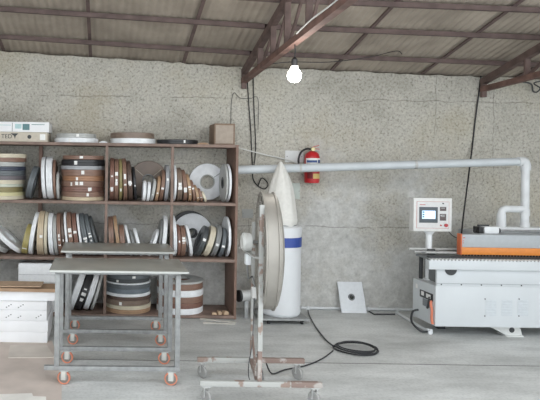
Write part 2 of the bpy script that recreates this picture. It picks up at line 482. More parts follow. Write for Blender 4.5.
def lay(zbase, pxc, Rpx, layers, where, group, yc=None, top_down_words=True):
    """layers from the bottom: (thickness px, colour, extra shrink px, sticker glints)"""
    z = zbase+.0005; nL = len(layers)
    for i, l in enumerate(layers):
        t = l[0]*PXF*1.035; c = l[1]; r = (Rpx-(l[2] if len(l) > 2 else 0))*6.5/600
        r = min(r, .249)
        y = yc or (YF+.494-.249)
        o = roll_mesh(r, t*.98, n=56).build('edge_band_roll', rollmat(c))
        o.location = (X(pxc, y) + (random.uniform(-.006, .006) if i else 0), y + random.uniform(-.004, .001), z+t/2)
        o.rotation_euler = (0, 0, random.uniform(-.3, .3))
        z += t
        if i == nL-1: lab = '%s roll lying on top of the %s' % (c, where)
        elif i == 0: lab = '%s roll at the bottom of the %s' % (c, where)
        else: lab = '%s roll lying %s from top of the %s' % (c, ORD[nL-i], where)
        tag(o, lab, 'roll', group)
        for _ in range(l[3] if len(l) > 3 else 0):
            sticker_glint(o, r, t, -PI/2 - o.rotation_euler.z + random.uniform(-.5, .6), random.uniform(.08, .16), t*.6, random.uniform(-.1, .1)*t)
def face_disc(px, row, r, hole, y, c, label, z=None, dx=0, slit=None, t=.022, hub=None):
    z = Z[row]+r+.002 if z is None else z
    o = roll_mesh(r, t, hole, n=64).build('edge_band_roll', rollmat(c))
    o.location = (X(px, y), y, z); o.rotation_euler = (R(90), 0, 0)
    tag(o, label, 'roll')
    MB().lathe([(hole-.006, -t/2-.002), (hole+.006, -t/2-.002), (hole+.006, t/2+.002), (hole-.006, t/2+.002)], n=40, closed=True).build('core', hub or rollmat('grey'), o)
    for a in slit or ():
        # local z points to the camera side (-Y) : strip on that face
        d = Vector((math.cos(a), math.sin(a), 0))
        MB().beam(d*(hole+.01)+Vector((0, 0, t/2+.001)), d*(r*.86)+Vector((0, 0, t/2+.001)), .006, .002).build('tape_strip', rollmat('cream') if c != 'white' else rollmat('grey'), o)
    return o

# upper shelf
lay(Z['upper'], 3, 23, [(3.5, 'cream'), (3.5, 'pale yellow', 1), (5, 'olive', 2), (3, 'greenish white', 1), (4, 'cream', .5), (4, 'mauve-grey'), (5, 'slate grey', 0, 1), (4, 'navy'), (4.5, 'light grey', .8), (4, 'brown'), (4, 'cream')], 'upper stack in far left bay', 'stack in the far left bay')
stand('upper', 1, [(31.5, 166, 6, 14, 'slate grey', 0)])
stand('upper', 2, [(43.5, 157, 3.6, -3, 'white'), (49.5, 157, 6.5, -3, 'white'), (54.5, 160, 2.6, -3, 'brown'), (58, 172, 2.6, -2, 'light grey')])
lay(Z['upper'], 83, 21.8, [(3.5, 'beige'), (5, 'brown', 0, 1), (5, 'reddish brown', .5, 3), (5.5, 'brown', 0, 3), (5, 'orange-brown', .5, 1), (6, 'brown', 0, 1), (3.8, 'silver'), (6, 'black', 0, 1), (4, 'brown', 1, 1)], 'brown stack in the second bay', 'brown stack in the second bay')
stand('upper', 3, [(112.2, 158, 4.2, 0, 'reddish brown', 2), (116.7, 159, 4.2, 0, 'brown', 2), (121, 159, 3.2, -1, 'olive', 1), (125, 158.5, 4, -3, 'brown', 2), (130, 161, 4.6, -5, 'dark brown', 2), (135, 167, 2.8, -5, 'black', 1),
   (145, 181, 3.4, 3, 'white'), (149.3, 182, 3.2, 5, 'white'), (154, 179, 3.2, 10, 'light grey', 1), (158.5, 176, 3.2, 8, 'tan', 1), (163, 170, 3.6, 6, 'brown', 1), (167.5, 165, 3.8, 3, 'silver', 1)], back=6.69)
face_disc(148.5, 'upper', .215, .062, 6.722, 'grey-brown', 'large grey-brown disc facing out behind thin white rolls in the third bay', slit=(R(40), R(140)))
stand('upper', 4, [(175.6, 165, 2.6, 0, 'white'), (180, 168, 5, -2, 'grey-brown', 2), (184.8, 170, 4, -5, 'brown', 2), (189, 174, 3.4, -8, 'tan', 2), (192.6, 180, 2.8, -11, 'brown', 1), (196, 185, 2.8, -14, 'tan', 1), (199.4, 188, 2.8, -17, 'brown', 1), (202.8, 192, 2.6, -22, 'cream', 0)], back=6.69)
face_disc(207.5, 'upper', .205, .078, 6.722, 'white', 'large white disc with a round hole facing out on the upper shelf', slit=(R(35),), hub=rollmat('light grey'))
for xx, c, w in ((1.272, 'light grey', 'left of the two pale discs on edge by the upper side panel'), (1.306, 'white', 'right of the two pale discs on edge touching the upper side panel')):
    r = .205; o = roll_mesh(r, .024, .06, n=64).build('edge_band_roll', rollmat(c)); o.location = (xx, YF+.015+r, Z['upper']+r+.001); o.rotation_euler = (0, PI/2, 0)
    tag(o, w, 'roll', 'discs on edge by the side panel')
    MB().lathe([(.03, -.016), (.062, -.016), (.062, .016), (.03, .016)], n=32, closed=True).build('core', dark, o)

# middle shelf
def flatlean(px, py, lean, c, label):
    r = .205; t = .05; l = abs(R(lean)); o = roll_mesh(r, t).build('edge_band_roll', rollmat(c))
    o.location = (X(px, YF+.05), YF+.02+r, Z['middle']+r*math.cos(l)+t/2*math.sin(l)+.001); o.rotation_euler = (0, PI/2+R(lean), 0); tag(o, label, 'roll', 'slumped white rolls')
flatlean(7.2, 0, -48, 'white', 'white banding roll slumped low on the middle shelf, upper of two')
flatlean(-8.5, 0, -50, 'light grey', 'pale banding roll slumped under the other at the left edge')
stand('middle', 1, [(27.5, 225, 6.2, 12, 'yellow-green', 1), (33, 213, 4.4, 9, 'white'), (38.4, 212, 3.6, 2, 'beige')], back=6.64)
stand('middle', 2, [(42.6, 212, 3.8, 0, 'beige', 1), (46.6, 213, 3.2, 0, 'cream'), (51.2, 214, 4.6, -3, 'white'), (56, 216, 3.8, -4, 'light grey'), (60.3, 214, 4, -5, 'brown', 2), (64.2, 214, 2.8, -6, 'dark brown', 1), (67.4, 213, 2.4, -7, 'white'),
   (71.6, 213, 4.6, -8, 'brown', 3), (76.8, 214, 4.2, -9, 'reddish brown', 3), (81.2, 215, 2.6, -10, 'white', 0), (85.6, 214, 5, -13, 'slate grey', 3), (90.8, 215, 4.4, -15, 'slate grey', 3), (95.4, 217, 3, -17, 'dark grey', 0)], back=6.64)
stand('middle', 3, [(112.3, 218, 5.4, -3, 'brown'), (118, 217, 3.6, -8, 'tan'), (123.5, 226, 5.2, -6, 'brown'), (130, 226, 2.8, -13, 'white'), (134.6, 231, 2.8, -13, 'grey'), (139.6, 229, 3.2, -16, 'white'),
   (155, 230, 3.2, 20, 'white'), (160.2, 221, 2.4, 8, 'grey'), (164.6, 217, 4.2, 6, 'white')], back=6.675)
stand('middle', 4, [(176, 216, 3.6, -3, 'white'), (180.3, 226, 3.2, -2, 'reddish brown', 1), (184.6, 227, 4.6, -1, 'brown', 2), (191, 226, 3.2, -10, 'white'), (204, 227, 5, 20, 'dark grey', 1), (211.5, 227, 6, 18, 'cream'), (218.5, 226, 5, 14, 'grey', 1), (224.5, 229, 4, 10, 'slate grey', 1)], back=6.68)
face_disc(193.5, 'middle', .22, .05, 6.698, 'white', 'large white disc facing out on the middle shelf with a dark centre', t=.018, hub=rollmat('dark grey'))
face_disc(190.5, 'middle', .232, .05, 6.727, 'black', 'black disc peeping out behind the large white disc, middle shelf', t=.02)
r = .215; o = roll_mesh(r, .026, .06, n=64).build('edge_band_roll', rollmat('white')); o.location = (1.308, YF+.015+r, Z['middle']+r+.001); o.rotation_euler = (0, PI/2, 0)
tag(o, 'white disc on edge against the side panel, middle shelf', 'roll'); MB().lathe([(.03, -.017), (.062, -.017), (.062, .017), (.03, .017)], n=32, closed=True).build('core', dark, o)

# bottom shelf
stand('bottom', 2, [(78, 273, 6.2, 20, 'white'), (85.8, 273, 6.6, 20, 'black', 3), (93, 273, 5.6, 18, 'white'), (98.6, 275, 3, 16, 'light grey')], back=6.64)
lay(Z['bottom'], 129.5, 23, [(4, 'tan'), (3.6, 'cream'), (5, 'grey-brown', .5, 1), (3.5, 'dark brown'), (3, 'white'), (4.5, 'blue-grey', .6), (4.5, 'slate grey', .3), (1.4, 'white'), (3.8, 'dark grey', .8, 1), (3.6, 'slate grey', .6, 1), (3, 'dark grey', 1)], 'dark stack on the bottom shelf', 'dark stack on the bottom shelf')
lay(Z['bottom'], 181.6, 23, [(5.8, 'white', -.5), (5, 'reddish brown'), (6, 'brown', .2), (6.4, 'white'), (6, 'brown', .2), (2, 'light grey', -.5)], 'brown and white bottom stack', 'brown and white stack on the bottom shelf')
for i, (px, w, hh, lab) in enumerate(((216.5, .05, .012, 'small flat wood offcut, left on the bottom shelf board'), (221.5, .035, .03, 'small square wood offcut, middle on the bottom shelf board'), (227.5, .05, .03, 'small wood offcut nearest the side panel on the bottom board'))):
    b = MB(); b.box(-w/2, w/2, -.03, .03, 0, hh, .002); b.box(-w/2+.004, w/2-.01, -.025, .02, hh, hh+.006, .001)
    o = b.build('wood_offcut', mat('raw_pine', (198, 174, 146), .7, var=.15)); o.location = (X(px, 6.32), 6.32, Z['bottom']); o.rotation_euler = (0, 0, .2*i-.1)
    tag(o, lab, 'wood offcut', 'offcuts on the bottom board')

# on top of the shelf
lay(Z['top'], 76, 22, [(4.6, 'white', 0, 1), (4.4, 'light grey', 2, 1)], 'pale pair of rolls on the shelf top', 'pale pair on the shelf top')
lay(Z['top'], 132.5, 22.5, [(5, 'white'), (5.6, 'grey-brown', .6)], 'brown and white pair on the shelf top', 'brown and white pair on the shelf top')
lay(Z['top'], 177, 20.5, [(4.6, 'black', 0, 1)], 'shelf beside the framed cardboard box', 'single black roll on the shelf top')
for p0, p1, lab, c in ((98.5, 107, 'small pale plastic piece between roll pairs on the shelf top', pvcw), (197.5, 208, 'thin brown strip beside the black roll on the shelf top', card)):
    b = MB(); x0, x1 = X(p0, 6.3), X(p1, 6.3); b.box(x0, x1, 6.28, 6.36, Z['top'], Z['top']+.012, .003); b.box(x0+.02, x1-.02, 6.29, 6.33, Z['top']+.012, Z['top']+.02, .002)
    tag(b.build('offcut_strip', c), lab, 'strip')

def carton(name, label, cat, x0, x1, y0, y1, z0, z1, m, group=None, seam=True, mark=None):
    t = thing(name, label, cat, ((x0+x1)/2, y0, z0), 0, group)
    w, d, h = x1-x0, y1-y0, z1-z0
    MB().box(-w/2, w/2, 0, d, 0, h-.004, .004).build('box_body', m, t)
    b = MB()
    b.box(-w/2+.002, w/2-.002, .002, d/2-.002, h-.004, h, .001); b.box(-w/2+.002, w/2-.002, d/2+.002, d-.002, h-.004, h, .001)
    b.build('lid_flap', m, t)
    return t, w, d, h
def glyphs(txt, size, loc, m, parent, name='lettering', rx=90):
    cu = bpy.data.curves.new(name, 'FONT'); cu.body = txt; cu.size = size; cu.align_x = 'LEFT'; cu.extrude = .0006
    tmp = bpy.data.objects.new(name, cu); C.objects.link(tmp)
    dg = bpy.context.evaluated_depsgraph_get(); me = bpy.data.meshes.new_from_object(tmp.evaluated_get(dg))
    bpy.data.objects.remove(tmp); me.materials.clear(); me.materials.append(m)
    o = bpy.data.objects.new(name, me); C.objects.link(o); o.parent = parent; o.location = loc; o.rotation_euler = (R(rx), 0, 0)
    return o
zt0 = Z['top']
bx1 = X(47, 6.28)
t, w, d, h = carton('cardboard_carton', 'long beige printed carton lying on the shelf top under the white box', 'box', -1.75, bx1, 6.28, 6.66, zt0, zt0+.102, mat('beige_carton', (196, 188, 174), .8, var=.06), 'cartons on the shelf top')
cx0 = -w/2 - (-1.75)
def lx(px): return X(px, 6.28) - (-1.75+bx1)/2
glyphs('TED', .062, (lx(.8), -.0012, .034), dark, t)
MB().prism([(lx(10), .086), (lx(18), .086), (lx(15.3), .06), (lx(14.6), .026), (lx(13.6), .06)], -.0025, -.0002).build('emblem', dark, t)
MB().cyl((lx(29), 0, .052), (lx(29), -.0022, .052), .021, n=24).build('hand_hole', dark, t)
MB().box(lx(39.5), lx(45), -.002, 0, .02, .082).build('print_label', paper, t)
zb1 = zt0+.102
t2, w2, d2, h2 = carton('cardboard_carton', 'long white carton with teal print on top of the beige carton', 'box', -1.75, X(48.5, 6.27), 6.27, 6.66, zb1+.0005, zb1+.105, boxw, 'cartons on the shelf top')
def lx2(px): return X(px, 6.27) - (-1.75+X(48.5, 6.27))/2
teal = mat('teal_print', (98, 134, 138), .7)
MB().box(lx2(14.5), lx2(21), -.002, 0, .034, .082).build('print_panel', mat('pale_teal', (176, 204, 206), .7), t2)
MB().box(lx2(22), lx2(29), -.002, 0, .02, .084).build('print_panel', teal, t2)
MB().box(lx2(31), lx2(44), -.002, 0, .075, .081).build('print_line', teal, t2)
MB().box(lx2(-10), lx2(10.5), -.002, 0, .066, .072).build('print_line', mat('pale_teal', (176, 204, 206), .7), t2)
MB().box(lx2(11.5), lx2(12.0), -.002, 0, .004, .095).build('print_line', ink, t2)
# framed cardboard box at the right end of the shelf top
t, w, d, h = carton('cardboard_box', 'small brown cardboard box with a paler front on the shelf top', 'box', X(214, 6.32), X(234.5, 6.32), 6.32, 6.64, zt0+.0005, zt0+.225, mat('brown_box', (132, 112, 96), .85, var=.08))
MB().box(-w/2+.012, w/2-.018, -.004, 0, .012, h-.018, .001).build('front_panel', mat('grey_card', (164, 152, 140), .85, var=.1, scale=20), t)

# ------------------------------------------------------------------ white cartons on the floor, left
YC = 5.33
zz = .004
spec = [(50, .097, 'bottom white flat carton of the floor stack at the left edge', 0), (50.5, .097, 'second white flat carton from the floor in the left stack', 0),
        (49, .092, 'printed white flat carton, third from the floor in the left stack', 1), (49, .072, 'fourth white flat carton from the floor in the left stack', 2),
        (57, .080, 'topmost white carton of the left stack, under the brown cardboard', 0)]
for i, (px, hh, lab, pr) in enumerate(spec):
    off = .05 if i == 4 else random.uniform(-.008, .008)
    t, w, d, h = carton('flat_carton', lab, 'box', -1.75, X(px, YC+off), YC+off, 5.82, zz, zz+hh, boxw, 'white cartons stacked on the floor')
    if pr:
        b = MB()
        for q in range(2 if pr == 2 else 3):
            px_ = (8, 20, 38)[q]; x0 = X(px_, YC) - (-1.75+X(px, YC))/2
            for s in range(3 if q != 1 or pr == 2 else 2): b.box(x0+.02*s, x0+.02*s+.012, -.0018, 0, h*.25+.012*s, h*.25+.012*s+.008)
        b.build('print_mark', ink, t)
    zz += hh+.0006
# flattened brown cardboard on top: wavy sheets
def sheet(label, x0, x1, y0, y1, z, m, amp, th=.008, ph=0, grp=None, name='cardboard_sheet', parent=None):
    b = MB(); bm = b.bm; nx, ny = 16, 6; g = [[None]*(ny+1) for _ in range(nx+1)]; g2 = [[None]*(ny+1) for _ in range(nx+1)]
    for i in range(nx+1):
        for j in range(ny+1):
            u, v = i/nx, j/ny
            dz = amp*(1+math.sin(u*5+ph+v))*.5
            p = (x0+(x1-x0)*u, y0+(y1-y0)*v + .01*math.sin(u*9+ph), z+dz)
            g[i][j] = bm.verts.new(p); g2[i][j] = bm.verts.new((p[0], p[1], p[2]+th))
    for i in range(nx):
        for j in range(ny):
            bm.faces.new((g[i][j], g[i][j+1], g[i+1][j+1], g[i+1][j])); bm.faces.new((g2[i][j], g2[i+1][j], g2[i+1][j+1], g2[i][j+1]))
    for i in range(nx):
        bm.faces.new((g[i][0], g[i+1][0], g2[i+1][0], g2[i][0])); bm.faces.new((g[i+1][ny], g[i][ny], g2[i][ny], g2[i+1][ny]))
    for j in range(ny):
        bm.faces.new((g[0][j+1], g[0][j], g2[0][j], g2[0][j+1])); bm.faces.new((g[nx][j], g[nx][j+1], g2[nx][j+1], g2[nx][j]))
    o = b.build(name, m); tag(o, label, 'cardboard', grp); return o
sheet('lower sheet of flattened brown cardboard on the white carton stack', -1.7, X(60, 5.42), 5.35, 5.58, zz+.001, card, .010, .030, 0, 'flattened cardboard on the cartons')
sheet('upper curling sheet of flattened brown cardboard on the carton stack', -1.7, X(44, 5.4), 5.34, 5.55, zz+.041, mat('brown_cardboard_pale', (186, 160, 136), .85, var=.12), .012, .008, 2.2, 'flattened cardboard on the cartons')
# white carton standing behind, in the lowest shelf bay
t, w, d, h = carton('tall_carton', 'white carton standing in the lowest bay behind the brown cardboard', 'box', X(20, 6.3), X(63, 6.3), 6.30, 6.62, Z['bottom']+.001, Zp(40, 263.5, 6.3), mat('white_glossy_carton', (240, 242, 244), .45, var=.05))
MB().box(-w/2+.005, w/2-.02, -.002, 0, h-.12, h-.116).build('fold_line', mat('pale_grey_line', (180, 184, 188), .6), t)

# cardboard on the floor
fc = MB(); pts = [P(-120, 470, 1), P(-120, 340, 1), P(46, 340, 1), P(63, 400, 1), P(60, 470, 1)]
def floorpt(px, py):
    q = P(px, py, 1.0) - Vector((0, 0, H)); s = H/-q.z
    return Vector((q.x*s, q.y*s, 0))
fpoly = [floorpt(-160, 430), floorpt(-160, 341), floorpt(52, 341), floorpt(62, 372), floorpt(61, 430)]
fc.prism([(p.x, p.y) for p in fpoly], .0005, .0035, 'Z')
tag(fc.build('cardboard_sheet', mat('floor_cardboard', (198, 186, 178), .85, var=.12, scale=4)), 'large thin brown cardboard sheet on the floor left of the tables', 'cardboard')
fc = MB(); fpoly = [floorpt(8, 358.5), floorpt(10, 346), floorpt(47, 346), floorpt(55, 358.5)]
fc.prism([(p.x, p.y) for p in fpoly], .0036, .0085, 'Z')
tag(fc.build('cardboard_sheet', mat('floor_cardboard_pale', (204, 196, 188), .85, var=.1, scale=6)), 'small pale cardboard piece on the floor before the white cartons', 'cardboard')
fc = MB(); fpoly = [floorpt(-30, 412), floorpt(-30, 396.5), floorpt(32, 394.5), floorpt(33, 397.5), floorpt(46, 398), floorpt(47, 412)]
fc.prism([(p.x, p.y) for p in fpoly], .0036, .010, 'Z')
tag(fc.build('cardboard_sheet', mat('floor_card_white', (222, 219, 214), .85, var=.1, scale=6)), 'torn whitish cardboard piece at the bottom left corner of the floor', 'cardboard')

# ------------------------------------------------------------------ tables on orange castors
topm = mat('table_top_grey', (148, 148, 141), .3, var=.12, scale=5)
def make_table():
    r = thing('work_table', 'front grey steel trolley table on orange wheels', 'table', (0, 0, 0), 0, 'trolley tables before the shelf')
    w2_, dep = .5, .565; Ht = .838
    MB().box(-w2_, w2_, 0, dep, Ht-.014, Ht, .003).build('table_top', topm, r)
    MB().box(-w2_, w2_, -.004, 0, Ht-.016, Ht-.001, .001).build('edge_strip', mat('pale_edge', (186, 188, 184), .5), r)
    b = MB(); x0, x1 = -.462, .452; f0, f1 = .07, .53
    for y in (f0, f1): b.box(x0, x1, y-.018, y+.018, Ht-.038, Ht-.015, .003)
    for x in (x0+.018, x1-.018): b.box(x-.018, x+.018, f0+.018, f1-.018, Ht-.038, Ht-.015, .003)
    b.build('top_frame', greysteel, r)
    for y in (f0, f1):
        MB().box(x0-.07 if y == f0 else x0-.01, x1+.0, y-.02, y+.02, .105, .135, .003).build('foot_rail', greysteel, r)
        for x in (x0+.02, x1-.02):
            MB().box(x-.018, x+.018, y-.018, y+.018, .135, Ht-.038, .003).build('leg', greysteel, r)
        for x in (x0+.075, x1-.062):
            c = MB(); c.box(x-.03, x+.03, y-.03, y+.03, .099, .105, .001)
            c.box(x-.02, x-.016, y-.022, y+.022, .04, .1, .001); c.box(x+.016, x+.02, y-.022, y+.022, .04, .1, .001); c.cyl((x-.022, y, .048), (x+.022, y, .048), .006, n=10)
            co = c.build('castor', lsteel, r)
            # wheel turned partly sideways so its orange tyre shows as a ring
            M = Matrix.Translation((x, y-.0, .0485)) @ Matrix.Rotation(R(78), 4, 'Z') @ Matrix.Rotation(PI/2, 4, 'Y')
            MB().lathe([(.038, -.013), (.045, -.013), (.048, -.008), (.048, .008), (.045, .013), (.038, .013)], M, n=32, closed=True).build('tyre', tyre, co)
            MB().lathe([(0, -.010), (.012, -.016), (.016, -.010), (.038, -.008), (.038, .008), (.016, .010), (.012, .016), (0, .010)], M, n=28).build('wheel_hub', mat('wheel_hub_dark', (128, 122, 116), .5), co)
            # swivel bracket covering the upper half of the wheel, pale metal
            Mb = Matrix.Translation((x, y-.0, 0)) @ Matrix.Rotation(R(78), 4, 'Z')
            bb = MB(); bb.box(-.024, -.018, -.018, .018, .036, .098, .002, Mb); bb.box(.018, .024, -.018, .018, .036, .098, .002, Mb)
            bb.build('fork', mat('zinc', (206, 206, 200), .4, .3), co)
    return r
tb = make_table(); TY = -.05
tb.location = (.106, 4.285, 0); tb.rotation_euler.z = .012
tb2 = copy_tree(tb); tb2.location = (.118, 5.245, 0); tb2.rotation_euler.z = .012
tb2['label'] = 'rear grey steel trolley table on orange wheels, nearer the shelf'

# ------------------------------------------------------------------ drum fan on its wheeled stand
fan = thing('drum_fan', 'large round grey drum fan seen edge-on, on a wheeled rusty stand', 'fan', (1.09, 4.275, 0))
FO = Vector((1.09, 4.275, 0))
greyp = mat('stand_paint', (172, 173, 170), .6, rgb2=(142, 124, 114), var=.3, scale=11, lo=.40, hi=.45)
rustp = mat('stand_rust', (132, 114, 106), .75, rgb2=(172, 166, 161), scale=11, lo=.36, hi=.44)
rot = R(-8.5)                                   # drum plane follows the two posts
RZ = Matrix.Rotation(rot, 4, 'Z')
fy, ry = 4.03-4.275, 4.52-4.275
fx, rx_ = X(262.6, 4.03)-1.09, X(254.5, 4.52)-1.09
def bar(x0, x1, y, m0, nm, z=.14):
    MB().box(x0, x1, y-.018, y+.018, z-.018, z+.018, .003).build(nm, m0, fan)
zb_ = .14
xa, xb_, xc_ = X(203, 4.03)-1.09, X(294, 4.03)-1.09, X(325, 4.03)-1.09
bar(xa, xb_, fy, greyp, 'front_foot_bar'); bar(xb_, xc_, fy, rustp, 'front_foot_bar')
xa2, xm2, xc2 = X(200, 4.52)-1.09, X(256, 4.52)-1.09, X(307, 4.52)-1.09
bar(xa2, xm2, ry, greyp, 'rear_foot_bar'); bar(xm2, xc2, ry, rustp, 'rear_foot_bar')
for (x, y) in ((xa+.045, fy), (xc_-.05, fy), (xa2+.04, ry), (xc2-.05, ry)):
    c = MB(); c.box(x-.03, x+.03, y-.022, y+.022, .115, .122, .001)
    c.box(x-.017, x-.013, y-.018, y+.02, .045, .116, .001); c.box(x+.013, x+.017, y-.018, y+.02, .045, .116, .001); c.cyl((x-.02, y, .047), (x+.02, y, .047), .007, n=10)
    co = c.build('castor', lsteel, fan)
    M = Matrix.Translation((x, y, .0475)) @ Matrix.Rotation(R(32), 4, 'Z') @ Matrix.Rotation(PI/2, 4, 'Y')
    MB().lathe([(0, -.010), (.012, -.012), (.03, -.011), (.043, -.011), (.0465, -.006), (.0465, .006), (.043, .011), (.03, .011), (.012, .012), (0, .010)], M, n=28).build('wheel', mat('grey_wheel', (150, 150, 148), .5), co)
ztopf = Zp(263, 190, 4.03); zfb = .158
px_ = lambda a: a
MB().box(fx-.014, fx+.014, fy-.014, fy+.014, zfb, .36, .003).build('front_post_base', rustp, fan)
MB().box(fx-.016, fx+.015, fy-.013, fy+.013, .36, ztopf-.10, .003).build('front_post', greyp, fan)
MB().box(rx_-.012, rx_+.012, ry-.012, ry+.012, zfb, 1.18, .003).build('rear_post', greyp, fan)
# cross rail between the two foot bars under the drum and a rusty gusset
MB().beam((fx, fy+.018, .14), (rx_, ry-.018, .14), .034, .034).build('cross_rail', rustp, fan)
MB().beam((fx-.02, fy+.02, .20), (rx_, ry-.02, .32), .012, .04).build('gusset', rustp, fan)
zc = Zp(266, 250.5, 4.27); RD = .405; T = .09
DC = Matrix.Translation((.015, 0, zc)) @ RZ @ Matrix.Rotation(PI/2, 4, 'Y')   # local z = drum axis (+X)
drum = mat('drum_metal', (156, 152, 145), .45, .3, var=.12, scale=5)
MB().lathe([(RD, 0), (RD+.012, 0), (RD+.012, .008), (RD+.003, .012), (RD+.003, T-.012), (RD+.012, T-.008), (RD+.012, T), (RD, T)], DC, n=72, closed=True).build('drum_shell', drum, fan)
wire = mat('guard_wire', (170, 166, 158), .45, .4)
def guard(z, bulge, name):
    b = MB()
    for rr in (.10, .15, .2, .25, .3, .35, .395):
        zz_ = z + bulge*(1-(rr/RD)**2)
        b.tube([DC @ Vector((rr*math.cos(a*PI/20), rr*math.sin(a*PI/20), zz_)) for a in range(40)], .0028, 5, True, 0)
    for q in range(24):
        a = 2*PI*q/24
        b.tube([DC @ Vector((rr*math.cos(a), rr*math.sin(a), z + bulge*(1-(rr/RD)**2))) for rr in (.06, .15, .25, .33, .405)], .0028, 5, False, 0)
    b.lathe([(0, z+bulge-.004), (.075, z+bulge-.004), (.075, z+bulge+.004), (0, z+bulge+.004)], DC, n=24)
    b.build(name, wire, fan)
guard(.002, -.012, 'rear_guard'); guard(T+.004, .062, 'front_guard')
MB().lathe([(RD, T-.004), (RD-.015, T+.016), (.34, T+.030), (.27, T+.044), (.2, T+.053), (.2, T+.050), (.27, T+.041), (.34, T+.027), (RD-.018, T+.012), (RD-.004, T-.006)], DC, n=72, closed=True).build('front_cowl', drum, fan)
MB().lathe([(0, .012), (.05, .012), (.06, .02), (.06, .05), (.04, .06), (0, .062)], DC, n=24).build('blade_hub', greysteel, fan)
for q in range(4):
    a0 = 2*PI*q/4+.3; b = MB(); bm = b.bm; g = []
    for i in range(9):
        rr = .05 + (.38-.05)*i/8; half = .16+.22*math.sin(PI*min(1, i/8*.75+.1)); row = []
        for j in range(5):
            s = j/4-.5; a = a0 + s*half*1.6
            row.append(bm.verts.new(DC @ Vector((rr*math.cos(a), rr*math.sin(a), .037 + s*.035))))
        g.append(row)
    for i in range(8):
        for j in range(4): bm.faces.new((g[i][j], g[i+1][j], g[i+1][j+1], g[i][j+1]))
    o = b.build('fan_blade', drum, fan); so = o.modifiers.new('t', 'SOLIDIFY'); so.thickness = .003
# motor on the left of the drum on a bracket
mz = Zp(247, 242, 4.27)
mX = X(247, 4.27)-1.09
b = MB(); b.cyl((mX-.02, 0, mz), (mX+.035, 0, mz), .062, n=28)
for q in range(4): b.cyl((mX-.014+.012*q, 0, mz), (mX-.008+.012*q, 0, mz), .066, n=28)
b.cyl((mX-.028, 0, mz), (mX-.02, 0, mz), .05, n=24); b.build('motor', offwhite, fan)
MB().cyl((mX+.035, 0, mz), (.046, 0, mz), .012).build('motor_shaft', greysteel, fan)
MB().beam((mX+.02, fy, mz-.075), (mX+.02, ry, mz-.075), .03, .01).beam((mX+.02, fy, mz-.075), (fx, fy, mz-.075), .02, .012, ).beam((mX+.02, ry, mz-.075), (rx_, ry, mz-.075), .02, .012).build('motor_bracket', greyp, fan)
MB().box(mX-.002, mX+.035, -.03, .03, mz-.16, mz-.085, .004).build('terminal_box', white, fan)
zs = Zp(256.5, 292, 4.5); xs = X(256.5, 4.48)-1.09
MB().box(xs-.018, xs+.018, ry-.05, ry-.013, zs-.04, zs+.04, .004).build('switch_box', paper, fan)
MB().tube([(mX+.015, 0, mz-.15), (mX+.02, .02, mz-.2), (mX+.05, .1, mz-.28), (xs-.02, ry-.05, zs+.12), (xs, ry-.04, zs+.04)], .006).build('motor_cable', greysteel, fan)
MB().tube([(xs, ry-.03, zs-.04), (xs-.01, ry-.04, .3), (xs-.05, ry-.1, .14), (xs-.055, ry-.14, .05), (xs-.02, ry-.16, .012), (xs+.04, ry-.15, .03), (xs+.045, ry-.1, .12), (xs+.02, ry-.05, .2)], .0035).build('cable_loop', dark, fan)

# ------------------------------------------------------------------ dust collector behind the fan
DX, DY = 1.845, 6.28
dc = thing('dust_collector', 'white drum dust collector with a blue band and tall cloth bag', 'dust collector', (DX, DY, 0))
MB().box(-.24, .235, -.235, .2, .045, .065, .004).build('base_plate', greysteel, dc)
for x, y in ((.17, -.18), (-.17, -.18), (.17, .15), (-.17, .15)):
    b = MB(); b.box(x-.015, x+.015, y-.015, y+.015, .03, .045); b.cyl((x-.01, y, .022), (x+.01, y, .022), .022, n=16); b.build('castor', black, dc)
zd = Zp(285, 236, 6.1)
dw = mat('drum_white', (216, 219, 222), .4, var=.05, scale=4)
MB().lathe([(0, .066), (.185, .066), (.198, .08), (.203, .1), (.2, .3), (.2, zd-.12), (.196, zd-.115), (0, zd-.115)], n=56).build('drum', dw, dc)
MB().lathe([(.19, zd-.118), (.205, zd-.118), (.206, zd-.02), (.19, zd-.02)], n=56, closed=True).build('blue_band', mat('blue_band', (52, 76, 150), .45), dc)
MB().lathe([(0, zd-.02), (.201, zd-.02), (.201, zd+.0), (.205, zd+.015), (.203, zd+.08), (.18, zd+.095), (0, zd+.095)], n=56).build('collar', dw, dc)
b = MB(); bm = b.bm; nseg = 48; zb0 = zd+.095; ztp = Zp(280, 161.5, 6.28)
prof = [(0, .148), (.03, .160), (.07, .170), (.2, .157), (.35, .143), (.6, .120), (.8, .074), (.92, .036), (.97, .02), (1, .012)]
rings = []
for u, rr in prof:
    ring = []
    for i in range(nseg):
        a = 2*PI*i/nseg
        wv = 1 + (.06*math.sin(4*a+u*3) + .035*math.sin(9*a-u*5))*(.5+.7*u)
        ring.append(bm.verts.new((rr*wv*math.cos(a) - .02*math.sin(PI*u)*0 - .016*u, rr*wv*math.sin(a), zb0+(ztp-zb0)*u)))
    rings.append(ring)
for A, B in zip(rings, rings[1:]):
    for i in range(nseg): bm.faces.new((A[i], A[(i+1) % nseg], B[(i+1) % nseg], B[i]))
bm.faces.new(rings[-1])
bag = b.build('filter_bag', mat('bag_cloth', (218, 217, 212), .9, var=.05, bump=.3, bscale=40), dc, ang=80)
ss = bag.modifiers.new('s', 'SUBSURF'); ss.levels = ss.render_levels = 1
MB().lathe([(.140, zb0-.002), (.152, zb0-.002), (.152, zb0+.012), (.140, zb0+.012)], n=48, closed=True).build('clamp_ring', greysteel, dc)
